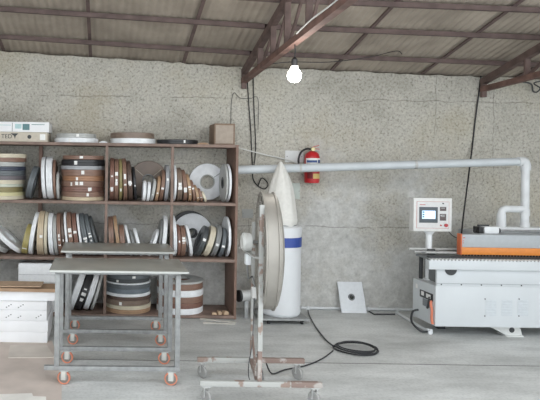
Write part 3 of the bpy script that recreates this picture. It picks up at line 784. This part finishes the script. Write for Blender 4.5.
# blower motor beside the drum, black end towards the room
mm = Vector((X(241, 6.3)-DX, 6.3-DY, Zp(241, 296, 6.3)))
ax = Vector((.8, .25, 0)).normalized()
MB().cyl(mm, mm+ax*.30, .058, n=28).build('blower_pipe', lsteel, dc)
MB().cyl(mm-ax*.012, mm+ax*.012, .062, n=28).build('pipe_end', black, dc)
MB().box(mm.x+.06, mm.x+.10, mm.y-.0, mm.y+.05, 0, mm.z-.05, .003).build('pipe_stand', greysteel, dc)

# ------------------------------------------------------------------ duct pipe from the machine to the collector
du = thing('duct_pipe', 'long pale grey plastic duct running along the wall to the machine', 'pipe', P(380, 165, 6.4))
DO = Vector(du.location)
pA = Vector((1.395, 6.46, Zp(238, 170, 6.46))); pB = Vector((X(520, 6.2), 6.2, Zp(520, 161.5, 6.2)))
MB().cyl(pA-DO, pB-DO, .046, .041, n=28).build('long_pipe', pvc, du)
VX = X(525.5, 6.2)
b = MB(); b.tube([pB-DO-(pB-pA).normalized()*.02, pB-DO+Vector((.03, 0, 0)), Vector((VX-.012, 6.2, pB.z-.008))-DO, Vector((VX, 6.2, pB.z-.045))-DO, Vector((VX, 6.2, pB.z-.09))-DO], .048, 24); b.build('elbow', pvcw, du)
zlow = .985
MB().cyl(Vector((VX, 6.2, pB.z-.08))-DO, Vector((VX, 6.2, zlow))-DO, .039, n=28).build('drop_pipe', pvcw, du)
MB().cyl(Vector((VX, 6.2, 1.20))-DO, Vector((VX, 6.2, 1.13))-DO, .045, n=28).build('pipe_collar', pvcw, du)
MB().cyl(Vector((VX, 6.2, 1.06))-DO, Vector((VX, 6.2, zlow))-DO, .045, .047, n=28).build('pipe_collar', pvcw, du)
BX = X(502, 6.2); zbr = Zp(510, 209, 6.2)
b = MB(); b.tube([Vector((VX, 6.2, zbr))-DO, Vector((BX+.09, 6.2, zbr))-DO, Vector((BX+.03, 6.2, zbr-.004))-DO, Vector((BX, 6.2, zbr-.045))-DO, Vector((BX, 6.2, zlow+.04))-DO], .036, 24); b.build('branch_pipe', pvcw, du)
MB().cyl(Vector((BX, 6.2, zbr-.05))-DO, Vector((BX, 6.2, zlow))-DO, .042, .046, n=28).build('pipe_collar', pvcw, du)
for px in (300, 410):
    u = (X(px, 6.4)-pA.x)/(pB.x-pA.x); q = pA.lerp(pB, u)
    MB().lathe([(.043, -.012), (.0485, -.012), (.0485, .012), (.043, .012)], Matrix.Translation(q-DO) @ (pB-pA).to_track_quat('Z', 'Y').to_matrix().to_4x4(), n=28, closed=True).build('pipe_clip', lsteel, du)
    MB().box(q.x-DO.x-.01, q.x-DO.x+.01, q.y-DO.y+.047, YW-DO.y, q.z-DO.z-.01, q.z-DO.z+.01).build('pipe_bracket', lsteel, du)

# ------------------------------------------------------------------ fire extinguisher and wall plates
EY = 6.66; ex = X(312, EY); ez0, ez1 = Zp(312, 183, EY), Zp(312, 152, EY)
fe = thing('fire_extinguisher', 'red fire extinguisher hanging on the wall behind the duct pipe', 'fire extinguisher', (ex, EY, ez0))
red = mat('red_enamel', (190, 40, 46), .3, var=.05)
hh = ez1-ez0; rr = .082
MB().lathe([(0, .012), (.07, .0), (.078, .004), (rr, .02), (rr, hh-.06), (.07, hh-.02), (.045, hh), (.022, hh+.012), (0, hh+.013)], n=40).build('cylinder', red, fe)
def arcband(z0, z1, a0, a1, r, m, name):
    b = MB(); bm = b.bm; k = 10; A = []; B = []
    for i in range(k+1):
        a = a0+(a1-a0)*i/k
        A.append((bm.verts.new((r*math.cos(a), r*math.sin(a), z0)), bm.verts.new((r*math.cos(a), r*math.sin(a), z1))))
        B.append((bm.verts.new(((r-.004)*math.cos(a), (r-.004)*math.sin(a), z0)), bm.verts.new(((r-.004)*math.cos(a), (r-.004)*math.sin(a), z1))))
    for i in range(k):
        bm.faces.new((A[i][0], A[i+1][0], A[i+1][1], A[i][1])); bm.faces.new((B[i][1], B[i+1][1], B[i+1][0], B[i][0]))
        bm.faces.new((A[i][1], A[i+1][1], B[i+1][1], B[i][1])); bm.faces.new((B[i][0], B[i+1][0], A[i+1][0], A[i][0]))
    return b.build(name, m, fe)
lo, hi = R(-158), R(-22)
arcband(hh-.155, hh-.07, lo, hi, rr+.0015, paper, 'upper_label')
arcband(hh-.118, hh-.092, R(-150), R(-70), rr+.0022, mat('label_blue', (58, 84, 140), .5), 'label_print')
arcband(hh-.122, hh-.088, R(-62), R(-30), rr+.0022, mat('label_blue', (58, 84, 140), .5), 'label_print')
arcband(hh-.148, hh-.128, R(-150), R(-125), rr+.0022, red, 'label_print')
arcband(.05, .105, R(-100), R(-30), rr+.0015, mat('label_buff', (216, 190, 120), .6), 'lower_label')
arcband(.05, .12, R(-145), R(-104), rr+.0015, mat('label_dark_red', (120, 30, 36), .6), 'lower_label')
MB().cyl((0, 0, hh+.01), (0, 0, hh+.045), .02, n=20).cyl((0, -.02, hh+.03), (0, -.034, hh+.03), .02, n=20).build('valve', mat('brass', (190, 180, 140), .35, .6), fe)
MB().beam((-.005, 0, hh+.05), (.075, 0, hh+.075), .016, .006).beam((-.005, 0, hh+.04), (.08, -.0, hh+.032), .016, .006).build('handle', red, fe)
MB().tube([(-.015, 0, hh+.03), (-.06, -.0, hh+.035), (-.12, .0, hh-.0), (-.15, .0, hh-.08), (-.14, .0, hh-.16), (-.11, -.01, hh-.2)], .011, 10).build('hose', black, fe)
MB().box(-.02, .02, rr-.008, YW-EY, hh-.05, hh+.0).build('wall_bracket', dark, fe)

def plate(label, px0, px1, py0, py1, m, name='wall_plate', t=.014, y=None):
    y = y or YW; a, b_ = P(px0, py0, y), P(px1, py1, y)
    th = thing(name, label, 'panel', ((a.x+b_.x)/2, y, (a.z+b_.z)/2)); w, h = (b_.x-a.x)/2, (a.z-b_.z)/2
    MB().box(-w, w, -t, 0, -h, h, .003).build('panel', m, th)
    b = MB()
    for sx in (-1, 1): b.cyl((sx*w*.8, -t, 0), (sx*w*.8, -t-.003, 0), .006, n=10)
    b.build('screw', greysteel, th)
plate('white rectangular board on the wall behind the extinguisher hose', 285, 303, 150.5, 162.5, mat('white_board', (214, 216, 216), .6))
plate('small pale green plate on the wall under the duct pipe', 291, 299.5, 183, 199, mat('pale_green_plate', (188, 196, 190), .6))
plate('small pale grey mortar patch on the wall left of the fan', 242, 253, 209, 218, mat('pale_mortar', (172, 174, 172), .7), t=.008)  # paler stained mortar, built as a thin raised panel

# ------------------------------------------------------------------ white square board with a hole, leaning on the wall
b0l, b0r = floorpt(344, 314.5), floorpt(369, 314.2)
yb0 = 6.60
w = X(369, yb0)-X(344, yb0); ht = .345
lean = math.asin(min(.9, (YW-.02-yb0)/ht))
bd = thing('square_board', 'white square board with a round dark hole leaning on the wall', 'board', ((X(344, yb0)+X(369, yb0))/2, yb0, .003))
bd.rotation_euler = (-lean, 0, 0)
b = MB(); bm = b.bm
# square with a circular hole: bridge the ring of the square to the circle
k = 32; rh = .034; hcx, hcz = -.005, ht*.5
def sq(a):
    c, s = math.cos(a), math.sin(a); m_ = max(abs(c)/(w/2), abs(s)/(ht/2)); return (c/m_, s/m_+ht/2)
lay_ = []
for yy in (0, .012):
    o_ = [bm.verts.new((sq(2*PI*i/k+PI/k*0)[0], yy, sq(2*PI*i/k)[1])) for i in range(k)]
    i_ = [bm.verts.new((hcx+rh*math.cos(2*PI*i/k), yy, hcz+rh*math.sin(2*PI*i/k))) for i in range(k)]
    lay_.append((o_, i_))
(o0, i0), (o1, i1) = lay_
# corner fix: snap the closest outer verts on the corners
for o_ in (o0, o1):
    for cxn, czn in ((w/2, ht), (-w/2, ht), (-w/2, 0), (w/2, 0)):
        v = min(o_, key=lambda q: (q.co.x-cxn)**2+(q.co.z-czn)**2); v.co.x, v.co.z = cxn, czn
for i in range(k):
    j = (i+1) % k
    bm.faces.new((o0[i], o0[j], i0[j], i0[i])); bm.faces.new((o1[j], o1[i], i1[i], i1[j]))
    bm.faces.new((o0[j], o0[i], o1[i], o1[j])); bm.faces.new((i0[i], i0[j], i1[j], i1[i]))
b.build('board', mat('board_white', (222, 226, 230), .5, var=.03), bd)
MB().lathe([(.022, -.004), (.037, -.004), (.037, .016), (.022, .016)], Matrix.Translation((hcx, 0, hcz)) @ Matrix.Rotation(-PI/2, 4, 'X'), n=28, closed=True).build('hole_ring', mat('ring_grey', (112, 116, 118), .6), bd)

# floor conduits, strip and cords
def fz(px, py, z=.012):
    p = floorpt(px, py); return Vector((p.x, p.y, z))
t = thing('floor_conduit', 'white conduit along the foot of the back wall', 'pipe', (2.6, YW-.03, .0))
MB().cyl((X(303, YW-.03)-2.6, 0, .02), (3.6-2.6, 0, .02), .016, n=14).build('conduit', pvcw, t)
b = MB()
for px in (310, 370, 399): b.box(X(px, YW-.03)-2.6-.012, X(px, YW-.03)-2.6+.012, -.02, .02, 0, .04, .003)
b.build('saddle_clip', pvcw, t)
a, c = fz(396, 313.5, .016), fz(429, 333.5, .016)
t = thing('floor_conduit', 'white conduit lying slantwise on the floor towards the machine', 'pipe', ((a+c)/2))
t.location.z = 0; q = Vector(t.location)
MB().cyl(a-q, c-q, .014, n=14).build('conduit', pvcw, t)
b = MB(); e = c-q; b.cyl(e-(c-a).normalized()*.03, e+(c-a).normalized()*.03, .02, n=14); b.box(e.x-.02, e.x+.03, e.y-.01, e.y+.03, 0, .045, .004); b.build('end_fitting', pvcw, t)
MB().box(a.x-q.x+.13, a.x-q.x+.16, a.y-q.y-.15, a.y-q.y-.11, 0, .034, .003).build('saddle_clip', pvcw, t)
b = MB(); b.tube([fz(369, 312, .008), fz(374, 315, .008), fz(395, 315, .008)], .008, 8, smooth=0); tag(b.build('flat_bar', dark), 'thin dark bar on the floor beside the leaning white board', 'bar')
# coil of black cable
pts = []
c0 = fz(356, 351, .012); rx0 = abs(fz(377, 351).x-c0.x)*.95; ry0 = .17
for lp in range(4):
    for q in range(14):
        a = 2*PI*q/14; s = 1-.05*lp+.02*math.sin(3*a+lp)
        pts.append((c0.x+rx0*s*math.cos(a)+.02*math.sin(lp*2), c0.y+ry0*s*math.sin(a)+.02*math.cos(lp), .011+.012*lp+.003*math.sin(a*2)))
b = MB(); b.tube([fz(308, 312, .02), fz(309, 316, .012), fz(315, 327, .01), fz(325, 340, .01), fz(334, 347.5, .011)] + [Vector(p) for p in pts[5:]], .0065, 7, smooth=3)
tag(b.build('cable_coil', mat('cable_black', (46, 47, 50), .5)), 'coiled black cable on the floor with its tail up to the wall', 'cable')
cable([fz(266, 375, .09), fz(272, 375, .01), fz(285, 371, .01), fz(305, 367, .01), fz(322, 360, .01), fz(333, 352, .011)], .0055, mat('cable_black', (46, 47, 50), .5), 'black cable on the floor from the fan base to the coil', sm=4)
# pale wood strips lying by the foot of the shelf
for i, (p, q, lab) in enumerate((((200, 319.5), (236, 323), 'upper pale thin strip on the floor before the shelf end'), ((203, 323.5), (235, 324.5), 'lower pale thin strip on the floor before the shelf end'))):
    b = MB(); b.beam(fz(*p, .006), fz(*q, .006), .02, .010); b.beam(fz(*p, .013), (fz(*p, .013)*.6+fz(*q, .013)*.4), .014, .004)
    tag(b.build('wood_strip', mat('pale_strip', (192, 188, 180), .7, var=.12)), lab, 'strip', 'strips on the floor')

# ------------------------------------------------------------------ edge banding machine
MX = X(437.5, 5.7); MR = 4.75; MY = 5.7
mc = thing('edge_banding_machine', 'white edge-banding machine with an orange and grey hood', 'machine', (MX, MY, 0))
def mb(x0, x1, y0, y1, z0, z1, name, m, bev=.004, parent=None):
    o = MB().box(x0-MX, x1-MX, y0-MY, y1-MY, z0, z1, bev).build(name, m, parent or mc); return o
mw = mat('machine_white', (203, 208, 211), .4, var=.03, scale=3)
mw2 = mat('machine_side', (196, 201, 205), .45, var=.05, scale=3)
mb(MX, MR, MY, 6.12, .104, .487, 'cabinet', mw)
fp = mb(MX+.006, MR, MY-.004, MY+.02, .487, .648, 'front_panel', mw, .002)
mb(MX+.006, MR, MY-.0065, MY-.004, .512, .516, 'panel_seam', mat('seam_grey', (150, 156, 160), .6), 0)
b = MB()
for i in range(9): b.cyl((.05+.19*i, -.004, .505), (.05+.19*i, -.009, .505), .006, n=10)
b.build('screw', dark, mc)
mb(MX+.10, MR-.05, MY+.05, 6.1, .487, .73, 'inner_frame', mat('inner_grey', (120, 124, 126), .6))
MB().cyl((X(452, 5.7)-MX, -.0045, .648), (X(452, 5.7)-MX, -.012, .648), .055, n=32).build('handle_recess', dark, mc)  # flat dark disc standing in for the shaded handle recess
# roller rail along the front
rl = mb(X(430.5, 5.66), MR, 5.655, 5.715, .652, .738, 'roller_rail', mw)
b = MB(); x = X(432, 5.66)+.015
while x < MR-.02:
    b.cyl((x-MX, 5.66-MY, .742), (x-MX, 5.71-MY, .742), .010, n=10); x += .034
b.build('rollers', mat('roller_white', (214, 216, 216), .4), mc)
mb(X(430.5, 5.66)+.004, MR, 5.664, 5.706, .738, .742, 'roller_track', dark, .0005)
# table plate and chain track
mb(X(417, 6.05), MR, 5.74, 6.05, .722, .744, 'table_plate', mat('plate_grey', (128, 132, 134), .45, .4), .003)
mb(X(430, 5.8), MR, 5.79, 5.84, .744, .757, 'feed_track', dark, .002)
for px, y, w_ in ((410, 6.03, .012), (416, 5.97, .010), (427, 5.92, .010)):
    z = .744 + (.05 if w_ > .011 else .03)
    MB().cyl((X(px, y)-MX, y-MY, z), (X(463, y)-MX, y-MY, z), w_, n=12).build('guide_rod', lsteel, mc)
mb(X(420, 6.2)-.01, X(423, 6.2)+.03, 6.0, 6.04, .744, .80, 'rod_block', dark)
for px, y in ((422.5, 6.07),):
    x = X(px, y); MB().cyl((x-MX, y-MY, .49 if x > MX+.03 else .30), (x-MX, y-MY, .722), .018, n=14).build('support_leg', dark, mc)
# hood
HX = X(463, 5.85)
mb(HX, MR, 5.85, 5.905, .84, .965, 'hood', mat('hood_grey', (172, 178, 182), .4, var=.03), .006)
mb(HX-.004, MR, 5.842, 5.905, .77, .84, 'hood_skirt', orange, .004)
mb(X(461.5, 5.85), HX, 5.842, 5.91, .765, .972, 'hood_end_plate', mat('orange_end', (202, 104, 62), .45), .004)
b = MB(); x = HX
while x < MR-.02:
    b.box(x-MX, x-MX+.022, 5.846-MY, 5.85-MY, .752, .771); x += .03
b.build('brush_strip', black, mc)
MB().box(HX+.01-MX, HX+.03-MX, 5.848-MY, 5.851-MY, .93, .937).build('red_mark', red, mc)
for dz in (.88, .90): MB().box(HX+.01-MX, HX+.018-MX, 5.848-MY, 5.851-MY, dz, dz+.007).build('red_mark', red, mc)
mb(3.78, MR, 5.906, 6.42, .744, .966, 'glue_unit', mat('unit_grey', (168, 172, 176), .45))
mb(3.66, 3.78, 5.906, 6.10, .744, .967, 'motor_mount', mat('unit_grey', (168, 172, 176), .45))
# motor and rails above the hood
mb(X(482.5, 6.0), X(497, 6.0), 5.95, 6.07, .967, 1.035, 'drive_motor', white, .006)
mb(X(477.5, 6.0), X(482.5, 6.0), 5.96, 6.06, .967, 1.03, 'motor_end', black, .006)
MB().tube([Vector((X(478, 6.0)-MX, .3, 1.01)), Vector((X(475, 6.0)-MX, .29, 1.0)), Vector((X(474.5, 6.0)-MX, .28, .97))], .008).build('motor_cable', black, mc)
MB().box(X(479, 6.0)-MX, X(490, 6.0)-MX, .3, .32, 1.035, 1.05, .002).build('motor_fin', dark, mc)
MB().cyl((X(497, 6.0)-MX, .31, .992), (X(501, 6.0)-MX, .31, .992), .024, n=16).build('coupling', dark, mc)
MB().cyl((X(501, 6.0)-MX, .31, .992), (MR-MX, .31, .992), .011, n=12).build('drive_rod', greysteel, mc)
mb(X(496, 6.15), MR, 6.12, 6.28, .966, 1.015, 'top_rail', white, .004)
# feet
zf = .104
for k_, (pl_, base) in enumerate((((X(489, 5.78), X(521.5, 5.78)), (X(508, 5.78), X(524, 5.78))),)):
    b = MB(); b.prism([(pl_[0]-MX, zf), (pl_[1]-MX, zf), (base[1]-MX, .012), (base[0]-MX, .012)], .07, .085)
    b.box(base[0]-MX-.01, base[1]-MX+.005, .05, .2, 0, .012, .002); b.build('foot', mat('foot_white', (206, 208, 206), .5), mc)
    MB().cyl((X(513.5, 5.78)-MX, .0685, .062), (X(513.5, 5.78)-MX, .0705, .062), .026, n=24).build('foot_hole', dark, mc)
mb(MX+.2, MX+.27, 6.0, 6.08, 0, .104, 'foot', dark); mb(MR-.3, MR-.2, 5.8, 5.95, 0, .104, 'foot', dark)
# louvres and screws on the cabinet front
for cx_ in (493, 509, 525):
    b = MB()
    z0 = Zp(cx_, 316, 5.7); z1 = Zp(cx_, 300, 5.7); b.box(X(cx_-5.4, 5.7)-MX, X(cx_+5.4, 5.7)-MX, -.0015, .0, z0, z1, 0)
    for r_ in range(6):
        z = Zp(cx_, 301+2.7*r_, 5.7); b.box(X(cx_-5, 5.7)-MX, X(cx_+5, 5.7)-MX, -.0045, -.001, z-.004, z+.004, .001)
    b.build('louvre_vent', mat('louvre_grey', (199, 205, 209), .5), mc)
b = MB()
for px, py in ((487, 299), (521, 299), (487, 316), (521, 316)): b.cyl((X(px, 5.7)-MX, 0, Zp(px, py, 5.7)), (X(px, 5.7)-MX, -.003, Zp(px, py, 5.7)), .006, n=10)
b.build('screw', dark, mc)
# left side: plates, sockets and cables
def side(y0, y1, z0, z1, name, m, t=.004): return MB().box(-t, 0, y0-MY, y1-MY, z0, z1, .001).build(name, m, mc)
side(5.74, 5.98, .33, .40, 'socket_plate', dark); side(5.80, 5.92, .255, .325, 'socket_plate', mat('socket_grey', (120, 124, 128), .5), .006)
side(5.78, 5.86, .345, .385, 'rating_label', paper, .0055); side(5.9, 5.95, .35, .39, 'rating_label', paper, .0055); side(6.03, 6.06, .40, .44, 'rating_label', paper)
MB().tube([(-.006, .06, .33), (-.02, .045, .31), (-.022, .02, .25), (-.018, .03, .17), (-.012, .02, .12)], .012, 8).build('salmon_cable', mat('salmon', (214, 128, 100), .6), mc)
MB().tube([(-.006, .1, .36), (-.02, .08, .34), (-.02, .1, .26), (-.006, .14, .25)], .008, 8).build('black_lead', dark, mc)
MB().tube([(-.004, .3, .19), (-.06, .3, .17), (-.11, .22, .09), (-.08, .12, .03), (-.02, .12, .02), (.05, .15, .03)], .010, 8).build('black_lead', dark, mc)
# control panel on its post
PX0, PX1, PY = X(414.4, 6.0), X(452.6, 6.0), 6.0
pz0, pz1 = Zp(433, 231.5, 6.0), Zp(433, 198, 6.0)
cp = thing('control_panel', 'white control panel with a small blue screen on a post', 'control panel', (X(430, 6.04), 6.04, .487))
PO = Vector(cp.location)
def pb(x0, x1, y0, y1, z0, z1, name, m, bev=.003, parent=None): return MB().box(x0-PO.x, x1-PO.x, y0-PO.y, y1-PO.y, z0-PO.z, z1-PO.z, bev).build(name, m, parent or cp)
pxm = X(430, 6.04)
MB().cyl((0, 0, .0), (0, 0, pz0-PO.z), .029, n=24).build('post', white, cp)
MB().cyl((0, 0, 0), (0, 0, .012), .05, n=24).build('post_flange', white, cp)
MB().cyl((0, 0, pz0-PO.z-.035), (0, 0, pz0-PO.z), .03, .055, n=24).build('neck', white, cp)
pb(PX0, PX1, PY, PY+.09, pz0, pz1, 'housing', mat('panel_white', (218, 218, 216), .5), .006)
wid = PX1-PX0; hei = pz1-pz0
def fx_(u): return PX0+wid*u
def fz_(v): return pz1-hei*v
redl = mat('panel_red_line', (190, 128, 126), .6)
pb(fx_(.075), fx_(.925), PY-.002, PY, fz_(.905), fz_(.105), 'red_border', redl, 0)
face = pb(fx_(.085), fx_(.915), PY-.0035, PY-.0019, fz_(.895), fz_(.115), 'face_plate', mat('panel_face', (214, 214, 214), .5), 0)
pb(fx_(.14), fx_(.62), PY-.008, PY-.0034, fz_(.74), fz_(.27), 'screen_bezel', mat('bezel_grey', (84, 92, 98), .5), .001)
pb(fx_(.21), fx_(.555), PY-.0095, PY-.0078, fz_(.62), fz_(.38), 'screen', mat('screen_blue', (182, 214, 240), .3, emit=.55), 0)
for v in (.40, .47, .54): pb(fx_(.22), fx_(.27), PY-.0105, PY-.0094, fz_(v+.045), fz_(v), 'screen_icon', mat('icon_blue', (72, 106, 146), .4), 0)
for v0, v1 in ((.26, .38), (.47, .67)):
    pb(fx_(.68), fx_(.84), PY-.008, PY-.0034, fz_(v1), fz_(v0), 'gauge', mat('gauge_dark', (96, 84, 84), .5), .001)
    pb(fx_(.71), fx_(.80), PY-.0095, PY-.0078, fz_(v0+(v1-v0)*.45), fz_(v0+.02), 'gauge_display', mat('gauge_grey', (150, 148, 148), .5), 0)
def btn(u, v, r, m, nm):
    MB().cyl((fx_(u)-PO.x, PY-.0034-PO.y, fz_(v)-PO.z), (fx_(u)-PO.x, PY-.016-PO.y, fz_(v)-PO.z), r, n=20).build(nm, m, cp)
btn(.84, .81, .017, mat('stop_red', (176, 50, 56), .4), 'stop_button'); btn(.70, .81, .007, mat('stop_red', (176, 50, 56), .4), 'push_button')
btn(.755, .16, .006, dark, 'indicator'); btn(.70, .52, .004, white, 'indicator')
pb(fx_(.15), fx_(.30), PY-.0045, PY-.0034, fz_(.215), fz_(.19), 'red_caption', redl, 0)
cable([P(448, 231, 6.08), P(453, 236, 6.2), P(461, 240, 6.2), P(466, 244, 6.35)], .004, dark, 'thin grey lead from the control panel to the machine hood')

# ------------------------------------------------------------------ daylight and camera
w = bpy.data.worlds.new('sky'); bpy.context.scene.world = w; w.use_nodes = True
nt = w.node_tree; bg = nt.nodes['Background']
bg.inputs['Color'].default_value = (.93, .97, 1.0, 1); bg.inputs['Strength'].default_value = 1.0
cam = bpy.data.cameras.new('camera'); co = bpy.data.objects.new('camera', cam); C.objects.link(co)
cam.sensor_fit = 'HORIZONTAL'; cam.sensor_width = 36; cam.lens = 36*FPX/540
cam.shift_x = (270-CX)/540; cam.shift_y = -(200-CY)/540
cam.clip_start = .05
right = Vector((math.cos(ROLL), 0, math.sin(ROLL))); fwd = Vector((0, 1, 0)); up = right.cross(fwd)
M = Matrix((right, up, -fwd)).transposed().to_4x4(); M.translation = (0, 0, H)
co.matrix_world = M
sc = bpy.context.scene; sc.camera = co
sc.view_settings.view_transform = 'Standard'; sc.view_settings.look = 'None'; sc.view_settings.gamma = 1; sc.view_settings.use_curve_mapping = False
sc.view_settings.exposure = 1.4
